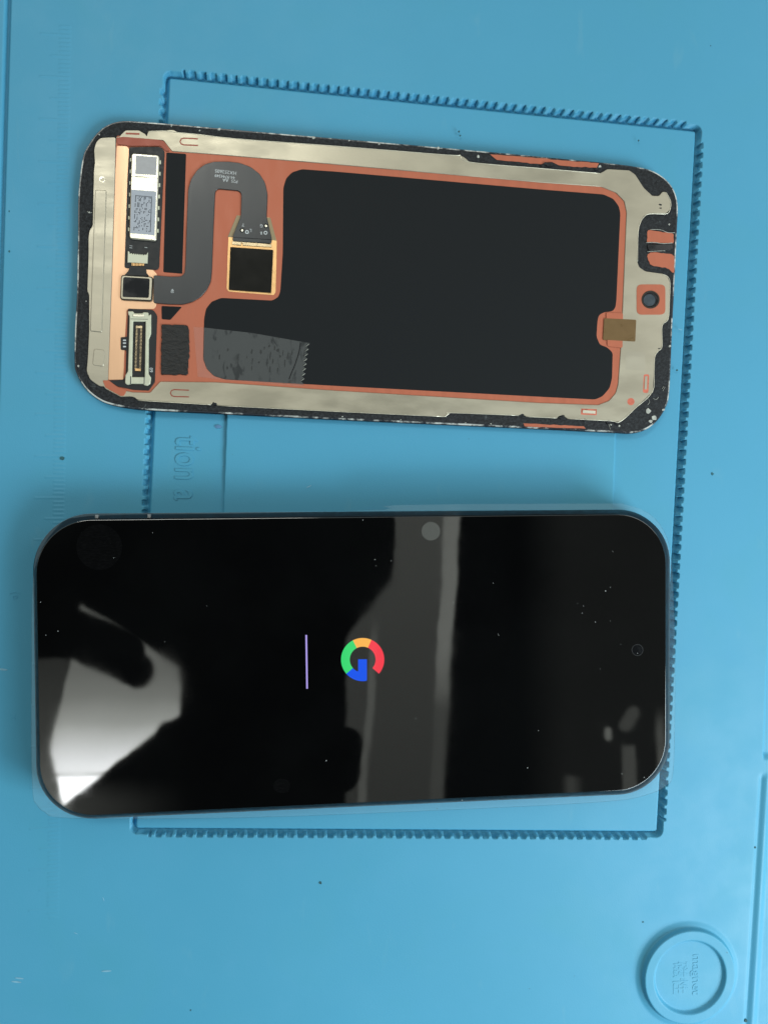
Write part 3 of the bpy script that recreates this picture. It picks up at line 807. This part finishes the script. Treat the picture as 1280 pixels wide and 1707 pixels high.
# length of clear tape
tp = [(340, 546), (420, 555), (516.5, 572)]
zz = []
for i in range(8):
    y = 575 + i * 8.2; x = 515.5 - i * 1.15
    zz += [(x, y - 1.5), (x - 5.5, y + 2.6)]
tape = tp + zz + [(507, 641.5), (375, 632), (356.9, 626.7), (344.7, 614.5), (339.6, 598.4), (340.2, 560)]
plate('clear_tape', [tape], 1.33, 1.37, 'tape_film', scr, 0)
plate('tape_over_foil', [[(323, 545), (339.6, 546), (338.8, 598), (344, 615), (356, 627), (375, 633), (506, 642), (500, 644), (330, 628)]], 1.30, 1.36, 'tape_faint', scr, 0)
for i in range(8):
    x, y = zz[2 * i]; x2, y2 = zz[2 * i + 1]
    tube('tape_tooth', [P(x, y, 1.40), P(x2, y2, 1.42)], .06 * MM, 'residue', scr, 5)
plate('tape_crease', [stroke(catmull([(501, 571), (499, 585), (493, 605), (486, 622), (482, 632)], 4, False), 1.6)], 1.37, 1.39, 'gloss_black', scr, 0)

tm = []
rnd = random.Random(9)
for (x, y, w, h) in [(420, 586, 2.2, 6), (435, 586, 3, 5), (421, 600, 1.6, 5), (449, 577, 3, 3), (451, 592, 1.6, 9), (458, 580, 1.5, 6), (464, 584, 4, 3.5), (467, 594, 2, 4), (455, 603, 1.4, 8), (450, 616, 1.6, 9), (463, 617, 1.4, 7), (480, 594, 1.6, 8), (487, 588, 1.3, 6),
                     (396, 597, 1.4, 5.5), (379, 613, 2.2, 4), (366, 596, 1.6, 6), (380, 583, 2, 4), (420, 614, 1.2, 5), (441, 580, 1.5, 4), (472, 588, 1.2, 7), (475, 605, 1.3, 9), (412, 595, 1.2, 4), (432, 604, 2, 2)]:
    tm.append([(x + w * rnd.uniform(.4, 1) * math.cos(a) - .25 * h * math.sin(a) * .3, y + h * rnd.uniform(.5, 1) * math.sin(a)) for a in [i * math.pi / 4 for i in range(8)]])
tag(many('tape_marks', tm, 1.37, 1.378, 'tape_ink', scr), kind='stuff')
ZO = 0.0

# ---------------------------------------------------------------- the assembled phone
def X2(a, b_, c, d):
    a, b_, c, d = Vector(a), Vector(b_), Vector(c), Vector(d)
    r, s = b_ - a, d - c
    t = (c - a).cross(s) / r.cross(s)
    return a + r * t
def quad_of(T_, R2, B_, L_, z):
    cs = [X2(*T_, *L_), X2(*T_, *R2), X2(*B_, *R2), X2(*B_, *L_)]
    w = [P(c.x, c.y, z) for c in cs]
    c0 = sum(w, Vector((0, 0, 0))) / 4
    ang = (math.atan2(*( (w[1] - w[0]) + (w[2] - w[3]) ).yx))
    return c0, ((w[1] - w[0]).length + (w[2] - w[3]).length) / 4, ((w[0] - w[3]).length + (w[1] - w[2]).length) / 4, ang
oc, ohw, ohh, oang = quad_of(((150, 858), (1000, 848)), ((1113.5, 930), (1113, 1250)), ((170, 1359.5), (1000, 1326)), ((57, 960), (63.5, 1270)), 4.5)
gc, ghw, ghh, gang = quad_of(((200, 869), (1000, 856.5)), ((1108.5, 930), (1108, 1250)), ((170, 1355.5), (1000, 1321)), ((61, 960), (69, 1270)), 8.5)
def rr(c, a, b_, ang, rad, n=14):
    pts = []
    for (sx, sy, a0) in ((1, 1, 0), (-1, 1, 90), (-1, -1, 180), (1, -1, 270)):
        for i in range(n + 1):
            t = math.radians(a0 + 90 * i / n)
            pts.append((sx * (a - rad) + rad * math.cos(t), sy * (b_ - rad) + rad * math.sin(t)))
    ca, sa = math.cos(ang), math.sin(ang)
    return [(c.x + x * ca - y * sa, c.y + x * sa + y * ca) for x, y in pts]
def loft(name, loops, mat, parent, cap0=True, cap1=True):
    V, Fc = [], []; k = len(loops[0][0])
    for lp, z in loops: V += [(x, y, z * MM) for x, y in lp]
    for s in range(len(loops) - 1):
        for i in range(k):
            j = (i + 1) % k; Fc.append((s * k + i, s * k + j, (s + 1) * k + j, (s + 1) * k + i))
    if cap0: Fc.append(tuple(range(k))[::-1])
    if cap1: Fc.append(tuple((len(loops) - 1) * k + i for i in range(k)))
    o = obj(name, V, Fc, mat, parent)
    for p in o.data.polygons: p.use_smooth = len(p.vertices) == 4
    return o
ph = thing('phone', (oc.x, oc.y, 0), 'black phone lying face up, its dark screen showing a four-colour letter G', 'phone')
rad = 13.2 * MM
lo = []
for t, ins, z in ((0, 2.6, .15), (0, .9, 1.0), (0, .15, 2.4), (0, 0, 4.5), (.15, .05, 6.2), (.55, .1, 7.4), (.85, .0, 8.0), (1, -.35, 8.22), (1, .25, 8.30)):
    c_ = oc.lerp(gc, t); a_ = ohw + (ghw - ohw) * t - ins * MM; b_ = ohh + (ghh - ohh) * t - ins * MM
    lo.append((rr(c_, a_, b_, oang + (gang - oang) * t, rad - ins * MM), z))
body = loft('frame', lo, 'phone_rail', ph)
gl = []
for ins, z in ((.0, 8.05), (.0, 8.44), (.03, 8.53), (.09, 8.57), (.2, 8.585)):
    gl.append((rr(gc, ghw + (.2 - ins) * MM, ghh + (.15 - ins) * MM, gang, rad - .8 * MM - ins * MM), z))
glass = loft('screen_glass', gl, 'cover_glass', ph)
ZS = 8.585
# antenna breaks in the rail
def rail_pt(x): return P(x, 858 - (x - 150) * .0118, 5)
for x in (167, 253):
    o_ = rail_pt(x)
    plate('antenna_line', [[(o_.x - .35 * MM, o_.y - 2.0 * MM), (o_.x + .35 * MM, o_.y - 2.0 * MM), (o_.x + .35 * MM, o_.y - .02 * MM), (o_.x - .35 * MM, o_.y - .02 * MM)]], 6.8, 7.62, 'antenna_plastic', ph, .03, True)
# start-up emblem: four coloured pieces of a letter, lying on its side
cxl, cyl, ro, ri = 604.5, 1099.5, 36.0, 21.5
def arc(a0, a1, z=ZS):
    n = 14
    o_ = [(cxl + ro * math.cos(math.radians(a0 + (a1 - a0) * i / n)), cyl + ro * math.sin(math.radians(a0 + (a1 - a0) * i / n))) for i in range(n + 1)]
    i_ = [(cxl + ri * math.cos(math.radians(a0 + (a1 - a0) * i / n)), cyl + ri * math.sin(math.radians(a0 + (a1 - a0) * i / n))) for i in range(n + 1)]
    return o_ + i_[::-1]
lg = []
lg.append(plate('emblem_red', [arc(-66, 41)], ZS - .01, ZS + .006, 'glow_red', glass, 0))
lg.append(plate('emblem_yellow', [arc(-117, -66)], ZS - .01, ZS + .006, 'glow_yellow', glass, 0))
lg.append(plate('emblem_green', [arc(-221, -117)], ZS - .01, ZS + .006, 'glow_green', glass, 0))
n = 12
bo = [(cxl + ro * math.cos(math.radians(80 + 59 * i / n)), cyl + ro * math.sin(math.radians(80 + 59 * i / n))) for i in range(n + 1)]
bi = [(cxl + ri * math.cos(math.radians(139 - 25 * i / 5)), cyl + ri * math.sin(math.radians(139 - 25 * i / 5))) for i in range(6)]
blue = [(611.5, 1099)] + [(611.5, 1134.6)] + bo[0:] + bi + [(597, 1119), (597, 1099)]
plate('emblem_blue', [blue], ZS - .01, ZS + .006, 'glow_blue', glass, 0)
plate('progress_line', [stroke([(510.6, 1058.5), (512, 1148)], 2.9)], ZS - .01, ZS + .006, 'glow_line', glass, 0)
plate('front_camera', [circle(1062, 1083.5, 9.5)], ZS - .01, ZS + .004, 'lens_dark', glass, 0)
plate('camera_iris', [circle(1062, 1083.5, 9.8), circle(1062, 1083.5, 8.6)], ZS - .01, ZS + .006, 'board_black', glass, 0)
# protective film, a little larger than the screen
film = catmull([(53.5, 1120), (53, 1240), (55.5, 1325), (62, 1341), (76, 1354), (120, 1364), (400, 1363), (700, 1352), (1000, 1337), (1080, 1324), (1110, 1309), (1121, 1290), (1124, 1200), (1124, 1060), (1118, 930),
                (1106, 885), (1080, 855), (1040, 841), (1000, 839.5), (660, 842), (640, 850), (400, 856), (150, 860), (95, 880), (62, 935), (54, 1000)], 3)
def to_px(x, y, z):
    q = ROT.transposed() @ Vector((x, y, z - D)); return (W0 / 2 + F * q.x / -q.z, H0 / 2 - F * q.y / -q.z)
FILM_HOLE = [to_px(x, y, 4.5 * MM) for x, y in rr(oc, ohw + .05 * MM, ohh + .05 * MM, oang, rad)]
fo = plate('protective_film', [film], ZS + .05, ZS + .12, 'clear_film', ph, 0)
film_mat('film_rim', (.72, .85, .9, 1), .05, .3)
plate('film_margin', [film, [(p[0], p[1]) for p in FILM_HOLE]], ZS + .12, ZS + .125, 'film_rim', fo, 0)
plate('film_dot', [circle(718, 885.5, 15.5, 32)], ZS + .12, ZS + .15, 'film_dot', fo, 0)
def blob(x, y, rx, ry, seed, n=18, rot=0.0):
    r2 = random.Random(seed); pts = []
    for i in range(n):
        a = 2 * math.pi * i / n; k_ = r2.uniform(.86, 1.1)
        px, py = rx * k_ * math.cos(a), ry * k_ * math.sin(a)
        pts.append((x + px * math.cos(rot) - py * math.sin(rot), y + px * math.sin(rot) + py * math.cos(rot)))
    return catmull(pts, 3)
for i, (x, y, a, b_, r0) in enumerate([(166, 912, 38, 38, 0), (470, 1310, 14, 12, 0)]):
    plate('finger_smudge', [circle(x, y, a, 40, b_)], ZS + .12, ZS + .125 + .002 * i, 'grease', fo, 0)
rnd = random.Random(21); sp = []
for (x, y, s) in [(605, 867, 1.5), (625, 933, 1.6), (627, 943, 1.0), (652, 935, 1.4), (822, 972, 1.2), (830, 1057, 1.1), (831, 1059, 1.0), (1009, 985, 1.6), (1017, 979, 1.2), (972, 1010, 1.3), (970, 1022, 1.1), (962, 1006, .9),
                  (992, 1037, 1.5), (1021, 919, 1.2), (1034, 1074, 1), (756, 1005, 1.2), (879, 1280, 1.8), (897, 1218, 1.2), (1073, 1296, 1.4), (1036, 1290, 1), (68, 1004, 1.5), (97, 1052, 1.5), (77, 1059, 1.2), (544, 1268, 2.0), (693, 1198, 1.7),
                  (770, 1334, 1.6), (190, 930, 1), (275, 1070, .9), (255, 888, 1.0), (345, 1010, .8), (1017, 1035, .9), (1062, 1089, 1.3), (1000, 1115, .9)]:
    sp.append([(x + s * rnd.uniform(.25, .6) * math.cos(a), y + s * rnd.uniform(.25, .6) * math.sin(a)) for a in [i * math.pi / 3 for i in range(6)]])
tag(many('dust_specks', sp, ZS + .12, ZS + .2, 'ink_white', ph, .01), kind='stuff')

# dirt on the mat, each mark where it lies
dm = []
for (x, y, s) in [(1187, 790, 3.4), (534, 1472, 3.2), (1071, 1537, 2.4), (765, 219, 2.2), (767, 226, 2.0), (1258, 1413, 2.6), (1128, 617, 2.2), (1064, 234, 2), (16, 419, 2.6), (16, 352, 2), (318, 1684, 2), (1184, 76, 1.5), (1243, 1702, 4)]:
    dm.append([(x + s * rnd.uniform(.5, 1) * math.cos(a), y + s * rnd.uniform(.5, 1) * math.sin(a)) for a in [i * math.pi / 4 for i in range(8)]])
tag(many('dirt_specks', dm, -.08, .06, 'dirt_brown', mat_o, .02), kind='stuff')
many('dirt_mark', [blob(104, 764, 4, 3.2, 3)], -.02, .07, 'dirt_brown', mat_o)
many('pink_smear', [blob(364, 711, 6, 3, 8)], -.75, -.66, 'dirt_pink', mat_o)
cr_ = []
for (x, y, s, r0) in [(515, 811, 5, -.5), (33, 1631, 8, .1), (28, 1637, 9, .1), (178, 1619, 9, -.05), (173, 1499, 4, 1.2), (127, 1556, 4, .4), (1099, 1598, 2, 0), (1156, 1575, 2, 0), (1200, 1632, 1.4, 0), (4, 1116, 10, .1), (1133, 549, 4, .2)]:
    cr_.append([(x + s * math.cos(a) * math.cos(r0) - s * .18 * math.sin(a) * math.sin(r0), y + s * math.cos(a) * math.sin(r0) + s * .18 * math.sin(a) * math.cos(r0)) for a in [i * math.pi / 4 for i in range(8)]])
tag(many('lint', cr_, -.05, .10, 'lint', mat_o, .03), kind='stuff')
